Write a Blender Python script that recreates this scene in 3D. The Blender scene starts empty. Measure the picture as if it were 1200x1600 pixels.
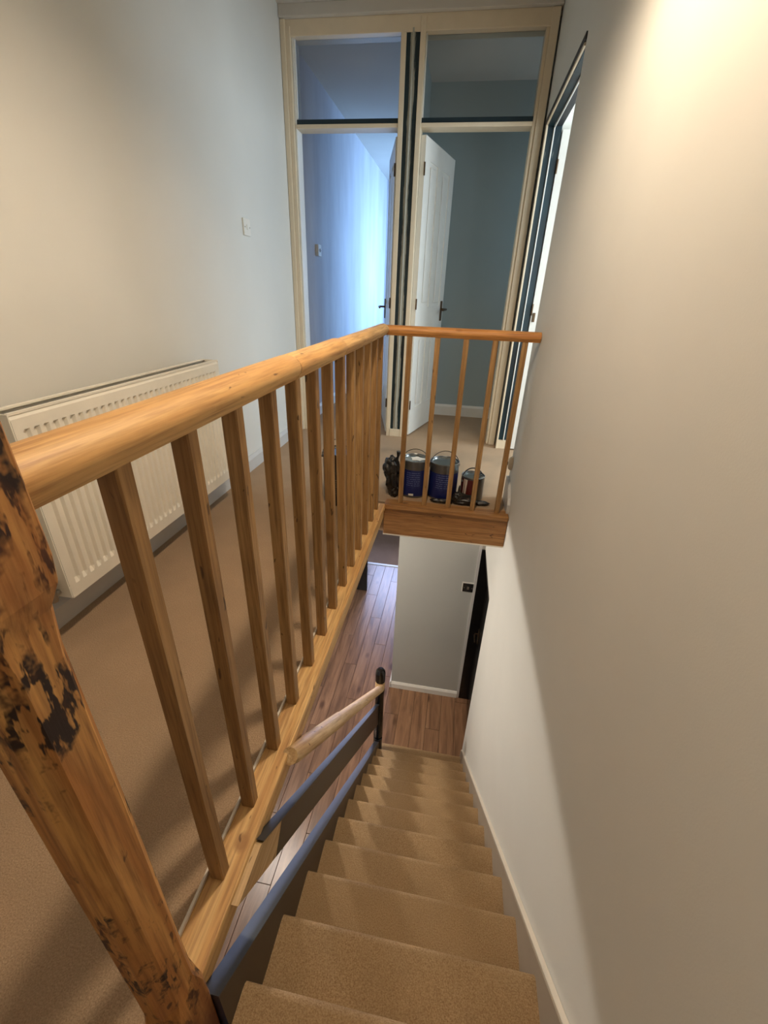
import bpy, bmesh, math, random
from mathutils import Vector, Matrix
random.seed(7)
S = bpy.context.scene
C = S.collection
# ------------------------------------------------------------------ camera
cd = bpy.data.cameras.new('camera')
cam = bpy.data.objects.new('camera', cd)
C.objects.link(cam)
cd.sensor_fit = 'VERTICAL'
cd.sensor_height = 24.0
cd.lens = 24.0 * 678.245 / 1600.0
cd.clip_start = 0.02
RIGHT = Vector((0.98517535, 0.16797293, 0.03485142))
FWD = Vector((-0.1342474, 0.88135689, -0.45297646))
UP = Vector((-0.10680432, 0.44158253, 0.89084101))
m = Matrix.Identity(4)
for i in range(3):
    m[i][0] = RIGHT[i]; m[i][1] = UP[i]; m[i][2] = -FWD[i]
m[0][3], m[1][3], m[2][3] = 0.0, 0.0, 1.1307886
cam.matrix_world = m
S.camera = cam
# ------------------------------------------------------------------ world, light, exposure
S.view_settings.view_transform = 'Standard'
S.view_settings.look = 'None'
S.view_settings.gamma = 1.0
S.view_settings.use_curve_mapping = False
S.view_settings.exposure = 1.1
W = bpy.data.worlds.new('sky'); S.world = W
W.use_nodes = True
W.node_tree.nodes['Background'].inputs[0].default_value = (0.55, 0.72, 1.0, 1)
W.node_tree.nodes['Background'].inputs[1].default_value = 0.35

def area(name, loc, direction, sx, sy, power, color):
    l = bpy.data.lights.new(name, 'AREA')
    l.shape = 'RECTANGLE'; l.size = sx; l.size_y = sy
    l.energy = power; l.color = color
    o = bpy.data.objects.new(name, l); C.objects.link(o)
    o.location = loc
    o.rotation_euler = Vector(direction).to_track_quat('-Z', 'Y').to_euler()
    return o
ZL_ = -2.458
DAY = (0.30, 0.56, 1.0)
# daylight through the windows of the rooms that open off the landing and hall, plus an added stair-head fill
area('daylight_back_bedroom', (1.13, 6.75, 1.45), (-1, 0.12, -0.12), 1.3, 1.2, 54, DAY).data.spread = math.radians(115)
area('daylight_bathroom', (1.36, 4.1, 1.5), (-1, 0, -0.25), 0.5, 0.8, 3.2, (0.62, 0.82, 1.0))
area('daylight_side_bedroom', (1.5, 1.72, 1.45), (-0.25, 1, -0.1), 1.2, 1.1, 9, (0.86, 0.93, 1.0))
area('daylight_side_bedroom_end', (2.44, 2.85, 1.5), (-1, 0.02, -0.08), 1.2, 1.2, 34, (0.74, 0.88, 1.0))
area('daylight_hall', (-.75, 6.60, ZL_+1.35), (0, -1, 0), .9, 1.2, 22, (0.50, 0.61, 1.0)).data.spread = math.radians(105)
area('fill_stair_head', (-0.5, -1.28, 1.55), (0, 1, -0.1), 1.0, 1.0, 1.2, (1.0, 0.9, 0.78))  # added fill behind the camera, no window stands here

# ------------------------------------------------------------------ material helpers
def sr(r, g, b):
    f = lambda c: (c/255/12.92) if c/255 <= 0.04045 else ((c/255+0.055)/1.055)**2.4
    return (f(r), f(g), f(b), 1)
class NT:
    def __init__(s, name, rough=0.5, metal=0.0, spec=0.5):
        s.m = bpy.data.materials.new(name); s.m.use_nodes = True
        s.t = s.m.node_tree; s.b = s.t.nodes['Principled BSDF']
        s.b.inputs['Roughness'].default_value = rough
        s.b.inputs['Metallic'].default_value = metal
        s.b.inputs['Specular IOR Level'].default_value = spec
    def n(s, t, **k):
        n = s.t.nodes.new(t)
        for a, v in k.items(): setattr(n, a, v)
        return n
    def l(s, a, b): s.t.links.new(a, b)
    def coord(s, scale=(1, 1, 1), rand=True, out='Object'):
        tc = s.n('ShaderNodeTexCoord'); v = tc.outputs[out]
        if rand:
            oi = s.n('ShaderNodeObjectInfo')
            mu = s.n('ShaderNodeMath', operation='MULTIPLY'); mu.inputs[1].default_value = 37.0
            s.l(oi.outputs['Random'], mu.inputs[0])
            ad = s.n('ShaderNodeVectorMath', operation='ADD')
            s.l(v, ad.inputs[0]); s.l(mu.outputs[0], ad.inputs[1]); v = ad.outputs[0]
        mp = s.n('ShaderNodeMapping'); mp.inputs['Scale'].default_value = scale
        s.l(v, mp.inputs['Vector']); return mp.outputs[0]
    def noise(s, vec, scale, detail=4, rough=0.55, dist=0.0):
        n = s.n('ShaderNodeTexNoise'); n.inputs['Scale'].default_value = scale
        n.inputs['Detail'].default_value = detail; n.inputs['Roughness'].default_value = rough
        n.inputs['Distortion'].default_value = dist
        s.l(vec, n.inputs['Vector']); return n.outputs['Fac']
    def ramp(s, fac, stops):
        r = s.n('ShaderNodeValToRGB'); e = r.color_ramp.elements
        while len(e) < len(stops): e.new(0.5)
        for i, (p, c) in enumerate(stops):
            e[i].position = p; e[i].color = c if len(c) == 4 else (*c, 1)
        s.l(fac, r.inputs[0]); return r.outputs[0]
    def mix(s, f, a, b, mode='MIX'):
        n = s.n('ShaderNodeMix', data_type='RGBA', blend_type=mode)
        for inp, v in ((n.inputs[0], f), (n.inputs[6], a), (n.inputs[7], b)):
            if hasattr(v, 'links'): s.l(v, inp)
            else: inp.default_value = v
        return n.outputs[2]
    def col(s, c):
        if hasattr(c, 'links'): s.l(c, s.b.inputs['Base Color'])
        else: s.b.inputs['Base Color'].default_value = c
    def bump(s, h, strength, dist=0.002):
        b = s.n('ShaderNodeBump'); b.inputs['Strength'].default_value = strength
        b.inputs['Distance'].default_value = dist
        s.l(h, b.inputs['Height']); s.l(b.outputs[0], s.b.inputs['Normal'])

def m_paint(name, c, rough=0.6, var=0.06, bump=0.25):
    k = NT(name, rough); v = k.coord(rand=False)
    n = k.noise(v, 1.7, 3); d = tuple(x*(1-var*2) for x in c[:3])+(1,)
    k.col(k.ramp(n, [(0.3, d), (0.7, c)]))
    k.bump(k.noise(v, 260, 2), bump, 0.0006)
    return k.m
def m_plain(name, c, rough=0.5, metal=0.0, spec=0.5):
    k = NT(name, rough, metal, spec); v = k.coord()
    n = k.noise(v, 12, 3); d = tuple(x*0.95 for x in c[:3])+(1,)
    k.col(k.ramp(n, [(0.3, d), (0.7, c)])); return k.m
def m_pine(name, axis, light, mid, dark, stain=0.0, stain_c=(0.05, 0.016, 0.006, 1), rough=0.55, rings=1.0):
    k = NT(name, rough)
    st = [1, 1, 1]; st['xyz'.index(axis)] = 0.045
    v = k.coord(tuple(st))
    big = k.noise(v, 9, 3, 0.5, 0.6)
    g = k.n('ShaderNodeMath', operation='MULTIPLY'); g.inputs[1].default_value = 34.0*rings
    k.l(big, g.inputs[0])
    w = k.n('ShaderNodeMath', operation='SINE'); k.l(g.outputs[0], w.inputs[0])
    h = k.n('ShaderNodeMath', operation='MULTIPLY_ADD'); h.inputs[1].default_value = .5; h.inputs[2].default_value = .5
    k.l(w.outputs[0], h.inputs[0])
    fine = k.noise(v, 160, 3, 0.6)
    cc = k.mix(h.outputs[0], light, mid)
    cc = k.mix(k.ramp(fine, [(0.40, (0, 0, 0)), (0.70, (0.75, 0.75, 0.75))]), cc, dark)
    # knots
    kc = [3.2, 3.2, 3.2]; kc['xyz'.index(axis)] = 2.4
    vo = k.n('ShaderNodeTexVoronoi'); vo.inputs['Scale'].default_value = 1.6
    k.l(k.coord(tuple(kc)), vo.inputs['Vector'])
    cc = k.mix(k.ramp(vo.outputs['Distance'], [(0.05, (0.85,)*3), (0.10, (0, 0, 0))]), cc, dark)
    broad = k.noise(k.coord(), 3.0, 3)
    cc = k.mix(k.ramp(broad, [(0.35, (0.0,)*3), (0.75, (0.55,)*3)]), cc, mid)
    if stain:
        st2 = [1, 1, 1]; st2['xyz'.index(axis)] = 0.45
        sn = k.noise(k.coord(tuple(st2)), 11, 6, 0.72, 0.5)
        a = 0.62 - 0.14*stain
        cc = k.mix(k.ramp(sn, [(a, (0, 0, 0)), (a+0.05, (0.9,)*3)]), cc, stain_c)
    st3 = [1, 1, 1]; st3['xyz'.index(axis)] = 0.3
    sc = k.noise(k.coord(tuple(st3)), 55, 2, .5, .4)
    cc = k.mix(k.ramp(sc, [(.70, (0, 0, 0)), (.735, (.8,)*3)]), cc, tuple(x*.45 for x in dark[:3])+(1,))
    k.col(cc); k.bump(fine, 0.35, 0.001)
    return k.m
def m_carpet(name, a, b, scale=420, rand=False):
    k = NT(name, 1.0, 0, 0.1); v = k.coord(rand=rand)
    f = k.noise(v, scale, 2, 0.7); g = k.noise(v, 7, 4)
    mid = tuple((x+y)/2 for x, y in zip(a, b))
    c = k.ramp(f, [(0.3, b), (0.68, a)])
    c = k.mix(k.ramp(g, [(0.35, (0.35,)*3), (0.65, (0, 0, 0))]), c, tuple(x*0.8 for x in mid[:3])+(1,))
    k.col(c)
    k.bump(k.noise(v, scale*0.7, 3, 0.8), 0.9, 0.004)
    return k.m
def m_streak(name, dark, light, x_edges=None, lo=0.45, hi=0.55, sc=(60, 60, 3.0), teal=None):
    """old dark paint with ragged brushed-on primer; brush strokes run up and down"""
    k = NT(name, 0.45)
    n = k.noise(k.coord(sc, rand=False), 1.0, 5, 0.65, 0.3)
    n2 = k.noise(k.coord((8, 8, 2.2), rand=False), 1.0, 3)
    if x_edges is not None:                       # primer stays mostly on the middle strip of the board
        tc = k.n('ShaderNodeTexCoord'); sp = k.n('ShaderNodeSeparateXYZ'); k.l(tc.outputs['Object'], sp.inputs[0])
        ab = k.n('ShaderNodeMath', operation='ABSOLUTE'); k.l(sp.outputs[0], ab.inputs[0])
        dv = k.n('ShaderNodeMath', operation='DIVIDE'); dv.inputs[1].default_value = x_edges; k.l(ab.outputs[0], dv.inputs[0])
        su = k.n('ShaderNodeMath', operation='MULTIPLY_ADD'); su.inputs[1].default_value = 0.8; k.l(n, su.inputs[0]); k.l(dv.outputs[0], su.inputs[2])
        fac = k.ramp(su.outputs[0], [(lo, (1, 1, 1)), (hi, (0, 0, 0))])
    else:
        fac = k.ramp(n, [(lo, (0, 0, 0)), (hi, (1, 1, 1))])
    d = k.ramp(n2, [(0.35, dark), (0.7, teal or dark)])
    k.col(k.mix(fac, d, light)); k.bump(n, 0.3, 0.0012)
    return k.m

M = {}
M['wall'] = m_paint('pale_grey_wall_paint', sr(216, 215, 208), 0.62, 0.03)
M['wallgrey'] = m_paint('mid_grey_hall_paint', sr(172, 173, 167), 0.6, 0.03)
M['wallblue'] = m_paint('grey_blue_wall_paint', sr(160, 174, 174), 0.7, 0.04)
M['ceil'] = m_paint('off_white_ceiling', sr(205, 200, 190), 0.8, 0.05)
M['cream'] = m_plain('cream_gloss_paint', sr(222, 206, 178), 0.38)
M['white'] = m_plain('white_gloss_paint', sr(226, 224, 216), 0.35)
M['skirt'] = m_plain('grey_white_skirting_paint', sr(196, 194, 190), 0.45)
M['rad'] = m_plain('white_radiator_enamel', sr(236, 230, 216), 0.3)
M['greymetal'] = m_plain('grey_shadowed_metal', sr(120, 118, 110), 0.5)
M['black'] = m_plain('black_gloss_paint', sr(16, 15, 16), 0.22)
M['teal'] = m_plain('dark_teal_old_paint', sr(18, 40, 48), 0.4)
M['charcoal'] = m_plain('charcoal_paint_and_gap_shade', sr(38, 40, 44), 0.5)  # old paint on the lining, also colours the shadow gap strips
M['chrome'] = m_plain('brushed_steel', sr(176, 172, 165), 0.28, 1.0)
M['bronze'] = m_plain('aged_bronze', sr(92, 74, 54), 0.4, 0.8)
M['plastic'] = m_plain('white_switch_plastic', sr(226, 222, 210), 0.35)
M['carpet'] = m_carpet('beige_landing_carpet', sr(194, 166, 136), sr(148, 122, 96), 330)
M['staircarpet'] = m_carpet('tan_stair_carpet', sr(188, 160, 122), sr(144, 114, 80), 300, True)
M['hallcarpet'] = m_carpet('brown_hall_carpet', sr(176, 146, 122), sr(134, 108, 90), 300)
PL, PM, PD = sr(228, 192, 132), sr(204, 158, 98), sr(140, 94, 50)
M['pine_y'] = m_pine('honey_pine_along', 'y', PL, PM, PD, 0.0)
M['pine_x'] = m_pine('honey_pine_across', 'x', sr(206, 148, 82), sr(176, 114, 54), sr(112, 64, 26), 0.0)
M['pine_z'] = m_pine('honey_pine_upright', 'z', sr(182, 144, 94), sr(152, 114, 68), sr(96, 66, 36), 0.0)
M['newel'] = m_pine('stained_pine_newel', 'z', sr(210, 158, 92), sr(178, 120, 62), sr(104, 60, 28), 0.0, rings=1.6)
def newel_wear(mt):
    k = NT.__new__(NT); k.m = mt; k.t = mt.node_tree; k.b = k.t.nodes['Principled BSDF']
    base = k.b.inputs['Base Color'].links[0].from_socket
    dk = sr(36, 15, 9)
    mask = k.ramp(k.noise(k.coord((1, 1, .8), False), 9, 5, .7, 0), [(.51, (0, 0, 0)), (.58, (1, 1, 1))])
    chip = k.ramp(k.noise(k.coord((1, 1, .22), False), 85, 3, .6, 0), [(.47, (0, 0, 0)), (.52, (1, 1, 1))])
    f = k.mix(1.0, mask, chip, 'MULTIPLY')
    c = k.mix(f, base, dk)
    red = k.ramp(k.noise(k.coord((1, 1, .5), False), 13, 5, .7), [(.50, (0, 0, 0)), (.74, (.5, .5, .5))])
    c = k.mix(red, c, sr(140, 78, 36))
    sp = k.n('ShaderNodeSeparateXYZ'); tc = k.n('ShaderNodeTexCoord'); k.l(tc.outputs['Object'], sp.inputs[0])
    n2 = k.noise(k.coord((1, 1, .6), False), 16, 5, .7)
    ad = k.n('ShaderNodeMath', operation='MULTIPLY_ADD'); ad.inputs[1].default_value = .34; k.l(n2, ad.inputs[0]); k.l(sp.outputs[2], ad.inputs[2])
    foot = k.ramp(ad.outputs[0], [(.50, (.85, .85, .85)), (.66, (0, 0, 0))])
    c = k.mix(foot, c, sr(96, 42, 18))
    k.l(c, k.b.inputs['Base Color'])
newel_wear(M['newel'])
M['joint'] = m_plain('joint_gap_shade', sr(70, 40, 18), 0.8)  # brown for the shade inside the handrail joints
M['beam'] = m_pine('brown_pine_beam', 'x', sr(176, 128, 74), sr(148, 102, 54), sr(92, 58, 28), 0.0)
M['raw_y'] = m_pine('raw_pale_pine', 'y', sr(214, 186, 142), sr(190, 156, 108), sr(150, 112, 70), 0.0, rough=0.6)
M['white_strip'] = m_plain('bare_white_bead', sr(222, 214, 200), 0.5)
k = NT('bare_skim_plaster', 0.75); v = k.coord((1, 1.2, 0.35), rand=False)
n = k.noise(v, 3.0, 5, 0.6)
k.col(k.ramp(n, [(0.3, sr(172, 168, 172)), (0.5, sr(184, 181, 184)), (0.72, sr(194, 192, 194))])); M['plaster'] = k.m
def m_planks():
    k = NT('laminate_oak_plank', 0.31)
    v = k.coord((1, 0.09, 1)); oi = k.n('ShaderNodeObjectInfo')
    a = k.ramp(k.noise(v, 22, 5, 0.6, 0.8), [(0.25, sr(96, 70, 50)), (0.5, sr(136, 102, 76)), (0.75, sr(164, 128, 98))])
    kn = k.n('ShaderNodeTexVoronoi'); kn.inputs['Scale'].default_value = 2.2
    k.l(k.coord((2.2, 1.1, 1)), kn.inputs['Vector'])
    a = k.mix(k.ramp(kn.outputs['Distance'], [(0.06, (0.8,)*3), (0.16, (0, 0, 0))]), a, sr(70, 42, 24))
    t = k.ramp(oi.outputs['Random'], [(0, (0.82, 0.80, 0.78)), (1, (1.1, 1.08, 1.05))])
    k.col(k.mix(1.0, a, t, 'MULTIPLY')); return k.m
M['plank'] = m_planks()
M['underlay'] = m_plain('dark_plank_joint', sr(46, 32, 24), 0.8)
M['mullion'] = m_streak('teal_board_half_primed', sr(14, 26, 30), sr(168, 166, 152), 0.048, 0.72, 0.80, (50, 50, 4.0), sr(22, 52, 60))
M['primer'] = m_plain('grey_white_primer', sr(172, 170, 156), 0.5)
M['lining'] = m_streak('teal_lining_half_primed', sr(8, 22, 30), sr(150, 150, 140), None, 0.66, 0.72, (26, 26, 2.5), sr(18, 56, 68))

# ------------------------------------------------------------------ mesh helpers
def box(bm, x0, x1, y0, y1, z0, z1, bev=0.0, seg=2):
    r = bmesh.ops.create_cube(bm, size=1.0)
    vs = r['verts']
    for v in vs:
        v.co = Vector((x0+(v.co.x+.5)*(x1-x0), y0+(v.co.y+.5)*(y1-y0), z0+(v.co.z+.5)*(z1-z0)))
    if bev > 0:
        es = list({e for v in vs for e in v.link_edges})
        bmesh.ops.bevel(bm, geom=es, offset=bev, segments=seg, affect='EDGES', profile=0.5)
def tube(bm, pts, r, seg=10, cap=True, rr=None):
    """swept round bar along pts; rr optional per-point radii"""
    pts = [Vector(p) for p in pts]; rings = []
    up0 = None
    for i, p in enumerate(pts):
        t = (pts[min(i+1, len(pts)-1)] - pts[max(i-1, 0)]).normalized()
        if up0 is None:
            up0 = t.orthogonal().normalized()
        u = (up0 - t*up0.dot(t)).normalized(); up0 = u
        w = t.cross(u); q = rr[i] if rr else r
        rings.append([bm.verts.new(p + u*q*math.cos(a) + w*q*math.sin(a)) for a in [2*math.pi*j/seg for j in range(seg)]])
    for a, b in zip(rings, rings[1:]):
        for j in range(seg):
            bm.faces.new((a[j], a[(j+1) % seg], b[(j+1) % seg], b[j]))
    if cap:
        bm.faces.new(rings[0][::-1]); bm.faces.new(rings[-1])
def lathe(bm, cx, cy, prof, seg=32, capb=True, capt=False):
    rings = [[bm.verts.new((cx+r*math.cos(2*math.pi*j/seg), cy+r*math.sin(2*math.pi*j/seg), z)) for j in range(seg)] for r, z in prof]
    for a, b in zip(rings, rings[1:]):
        for j in range(seg):
            bm.faces.new((a[j], a[(j+1) % seg], b[(j+1) % seg], b[j]))
    if capb: bm.faces.new(rings[0][::-1])
    if capt: bm.faces.new(rings[-1])
def prism(bm, prof, ax, a0, a1):
    """extrude a 2-D outline along an axis: ax 'x' -> outline (y,z); 'y' -> (x,z); 'z' -> (x,y)"""
    f = {'x': lambda p, a: (a, p[0], p[1]), 'y': lambda p, a: (p[0], a, p[1]), 'z': lambda p, a: (p[0], p[1], a)}[ax]
    A = [bm.verts.new(f(p, a0)) for p in prof]; B = [bm.verts.new(f(p, a1)) for p in prof]
    n = len(prof)
    for j in range(n):
        bm.faces.new((A[j], A[(j+1) % n], B[(j+1) % n], B[j]))
    bm.faces.new(A[::-1]); bm.faces.new(B)
def wloc(o):
    return o.location + (wloc(o.parent) if o.parent else Vector((0, 0, 0)))
def obj(name, bm, mat, parent=None, smooth=False, label=None, cat=None, group=None, kind=None, origin=None):
    bmesh.ops.recalc_face_normals(bm, faces=bm.faces[:])
    co = [v.co for v in bm.verts]
    lo = Vector([min(c[i] for c in co) for i in range(3)]); hi = Vector([max(c[i] for c in co) for i in range(3)])
    org = Vector(origin) if origin is not None else Vector(((lo.x+hi.x)/2, (lo.y+hi.y)/2, lo.z))
    for v in bm.verts: v.co -= org
    me = bpy.data.meshes.new(name); bm.to_mesh(me); bm.free()
    me.materials.append(M[mat] if isinstance(mat, str) else mat)
    if smooth:
        for p in me.polygons: p.use_smooth = True
        me.set_sharp_from_angle(angle=math.radians(38))
    o = bpy.data.objects.new(name, me); C.objects.link(o)
    if parent is not None:
        o.parent = parent; o.location = org - wloc(parent)
    else: o.location = org
    tag(o, label, cat, group, kind)
    return o
def tag(o, label=None, cat=None, group=None, kind=None):
    for a, v in (('label', label), ('category', cat), ('group', group), ('kind', kind)):
        if v: o[a] = v
    return o
def thing(name, loc, label, cat, group=None, kind=None):
    o = bpy.data.objects.new(name, None); C.objects.link(o); o.location = loc
    o.empty_display_size = 0.1
    return tag(o, label, cat, group, kind)
def bx(name, b, mat, parent=None, bev=0.0, **k):
    bm = bmesh.new(); box(bm, *b, bev); return obj(name, bm, mat, parent, **k)
def boxes(name, bs, mat, parent=None, bev=0.0, **k):
    bm = bmesh.new()
    for b in bs: box(bm, *b, bev)
    return obj(name, bm, mat, parent, **k)
def copy_to(src, loc, parent):
    o = src.copy(); C.objects.link(o); o.parent = parent
    o.location = Vector(loc) - wloc(parent); return o
def dup_mesh(src, dx, parent=None):
    o = src.copy(); C.objects.link(o); o.parent = parent; o.location = src.location + Vector(dx); return o

XL, XR, XB = -1.345, 0.375, -0.375        # left wall, right wall, stair side of the balusters
YD, YB, ZL, ZC = 3.686, 2.297, -2.458, 2.69
ST = dict(kind='structure')
# ------------------------------------------------------------------ shell, upper floor
boxes('floor', [(XL-.1, -.44, -1.4, YB+.04, -.2, 0), (-.44, -.405, -1.4, YB+.04, -.03, 0), (-.44, XR+.1, -1.4, .125, -.2, 0), (-.41, -.35, .125, .188, -.2, 0), (XL-.1, 1.5, YB+.04, 8.0, -.2, 0), (XR+.1, 2.6, 1.3, YB+.04, -.2, 0), (1.5, 2.6, YB+.04, 3.7, -.2, 0)],
      'carpet', label='beige carpet covering the landing and the rooms beyond', **ST)
bx('wall_left', (XL-.12, XL, -1.4, YD+.04, -.2, ZC), 'wall', label='long pale grey landing wall above the radiator', **ST)
RW = [(XR, XR+.1, -1.4, 2.48, ZL, ZC), (XR, XR+.1, 2.48, 3.25, -.726, -.2005), (XR, XR+.1, 2.48, 2.575, 0, ZC),
      (XR, XR+.1, 2.575, 3.6, 2.106, ZC), (XR, XR+.1, 3.6, 3.85, 0, ZC), (.330, XR, 3.137, 3.25, -.726, -.2)]
boxes('wall_right', RW, 'wall', label='tall pale wall beside the stairs with the doorways', **ST)
bx('wall_back', (XL-.1, XR+.1, -1.5, -1.4, -.2, ZC), 'wall', label='pale landing wall behind the stair head', **ST)
boxes('ceiling', [(XL-.1, XR+.1, -1.5, YD, ZC, ZC+.08)], 'ceil', label='off-white landing ceiling', **ST)
# rooms beyond the frame
bx('wall_bedroom_left', (XL-.12, XL, YD+.04, 8.0, 0, 2.75), 'plaster', label='bare plaster wall of the blue-lit back room', **ST)
boxes('wall_bedroom_far', [(XL-.1, 1.3, 7.9, 8.0, 0, 2.75)], 'plaster', label='end wall of the blue-lit back room', **ST)
boxes('wall_bedroom_right', [(1.15, 1.25, 4.67, 6.05, 0, 2.7), (1.15, 1.25, 7.45, 7.9, 0, 2.7), (1.15, 1.25, 6.05, 7.45, 0, .85), (1.15, 1.25, 6.05, 7.45, 2.1, 2.7)],
      'plaster', label='window wall of the blue-lit back room', **ST)
boxes('wall_partition', [(-.53, -.45, YD+.05, 4.57, 0, 2.7), (-.53, 1.5, 4.57, 4.67, 0, 2.7)], 'wallblue',
      label='grey-blue back wall of the small dim room', **ST)
boxes('wall_bathroom_right', [(1.38, 1.48, 3.5, 4.57, 0, 2.7)], 'wallblue', label='outer wall of the small dim room', **ST)
boxes('wall_bathroom_near', [(XR+.1, 1.38, 3.7, 3.78, 0, 2.7)], 'wallblue', label='near wall of the small dim room', **ST)
boxes('ceiling_rooms', [(XL-.1, 1.5, YD+.03, 8.0, 2.61, 2.69)], 'ceil', label='white ceiling of the rooms beyond', **ST)
boxes('wall_side_room', [(2.5, 2.6, 1.3, 2.25, 0, 2.7), (2.5, 2.6, 3.45, 3.7, 0, 2.7), (2.5, 2.6, 2.25, 3.45, 0, .9), (2.5, 2.6, 2.25, 3.45, 2.1, 2.7), (XR+.1, 2.6, 1.3, 1.4, 0, 2.7), (XR+.1, 2.6, 3.62, 3.7, 0, 2.7), (XR+.1, 2.6, 1.3, 3.7, 2.6, 2.68)],
      'white', label='bright white walls of the side room', **ST)
# skirtings
def skirting(name, prof_h, x0, x1, y0, y1, z, mat, label, face):
    bm = bmesh.new(); h = prof_h
    if face == '+x': prism(bm, [(x0, z), (x1, z), (x1, z+h-.02), (x0+.006, z+h), (x0, z+h)], 'y', y0, y1)
    elif face == '-x': prism(bm, [(x1, z), (x0, z), (x0, z+h-.02), (x1-.006, z+h), (x1, z+h)], 'y', y0, y1)
    else: prism(bm, [(y1, z), (y0, z), (y0, z+h-.02), (y1-.006, z+h), (y1, z+h)], 'x', x0, x1)
    return obj(name, bm, mat, label=label, **ST)
skirting('baseboard_left', .098, XL, XL+.022, -1.4, YD-.01, 0, 'skirt', 'grey-white skirting board behind the radiator', '+x')
skirting('baseboard_back', .11, -.45, 1.38, 4.55, 4.57, 0, 'white', 'white skirting board in the small dim room', '-y')
skirting('baseboard_bedroom', .10, XL, XL+.02, YD+.06, 7.9, 0, 'white', 'white skirting board in the blue-lit back room', '+x')
bm = bmesh.new(); prism(bm, [(2.335, 0), (2.574, 0), (2.574, .15), (2.50, .15), (2.44, .135), (2.36, .09), (2.335, .06)], 'x', XR-.016, XR)
obj('baseboard_right', bm, 'skirt', label='short skirting offcut with rounded top beside the right doorway', **ST)

# ------------------------------------------------------------------ the twin door frame at the end of the landing
A0, A1, A2, A3, A4 = -1.345, -1.267, -.568, -.414, .296
ZG, ZT1, ZT0 = 2.552, 2.149, 2.10
fr = thing('trim_1', (-.49, YD, 0), 'cream twin door frame filling the landing end', 'door frame', kind='structure')
def strip(name, x0, x1, z0, z1, mat, y0=YD-.022, y1=YD+.10, bev=.003, parent=fr):
    return bx(name, (x0, x1, y0, y1, z0, z1), mat, parent, bev)
strip('architrave', A0+.002, A0+.034, 0, 2.63, 'cream', YD-.034)
strip('architrave', A0+.034, A1-.014, 0, 2.6, 'cream', YD-.024)
strip('jamb', A1-.014, A1, 0, 2.56, 'white', YD-.006)
strip('jamb', A2, A2+.034, 0, ZG, 'cream', YD-.02)
strip('mullion_board', A2+.03, A3-.03, .065, ZG+.02, 'mullion', YD-.012, YD+.06, .0015)
strip('plinth', A2+.03, A3-.03, 0, .065, 'cream', YD-.024)
strip('mullion_bead', -.4965, -.4855, .08, 2.57, 'primer', YD-.026, YD-.012, .003)
strip('jamb', A3-.034, A3, 0, 2.62, 'cream', YD-.026)
strip('jamb', A4, A4+.02, 0, 2.6, 'cream', YD-.012)
strip('architrave', A4+.02, XR-.012, 0, 2.63, 'cream', YD-.03)
strip('head', A0+.03, XR-.012, ZG, 2.632, 'cream', YD-.02)
strip('cornice_board', A0+.002, XR-.002, 2.632, ZC, 'ceil', YD-.05, YD+.03)
strip('transom', A1, A2, ZT0, ZT0+.023, 'cream', YD-.014)
strip('transom', A3, A4, ZT0, ZT0+.023, 'cream', YD-.014)
strip('transom_ledge', A1, A2, ZT0+.023, ZT1+.002, 'teal', YD-.004)
strip('transom_ledge', A3, A4, ZT0+.023, ZT1+.002, 'teal', YD-.004)
strip('glazing_bead', A1, A1+.008, ZT1, ZG, 'white', YD+.0, YD+.02, .002)
strip('glazing_bead', A3, A3+.008, ZT1, ZG, 'white', YD+.0, YD+.02, .002)
kg = NT('clear_window_glass', 0.02); kg.b.inputs['Transmission Weight'].default_value = 0.0
tr = kg.n('ShaderNodeBsdfTransparent'); gl = kg.n('ShaderNodeBsdfGlossy'); gl.inputs['Roughness'].default_value = .03
gn = kg.noise(kg.coord(), 3, 2); kg.col(kg.ramp(gn, [(0, (.8, .8, .8)), (1, (.9, .9, .9))]))
mx = kg.n('ShaderNodeMixShader'); fz = kg.n('ShaderNodeFresnel'); fz.inputs[0].default_value = 1.45
kg.l(fz.outputs[0], mx.inputs[0]); kg.l(tr.outputs[0], mx.inputs[1]); kg.l(gl.outputs[0], mx.inputs[2])
kg.l(mx.outputs[0], kg.t.nodes['Material Output'].inputs[0]); M['glass'] = kg.m
bx('window_1', (A1+.002, A2-.002, YD+.03, YD+.034, ZT1, ZG), 'glass', label='clear fanlight pane above the left doorway', **ST)
bx('window_2', (A3+.002, A4-.002, YD+.03, YD+.034, ZT1, ZG), 'glass', label='clear fanlight pane above the right doorway', **ST)

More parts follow.
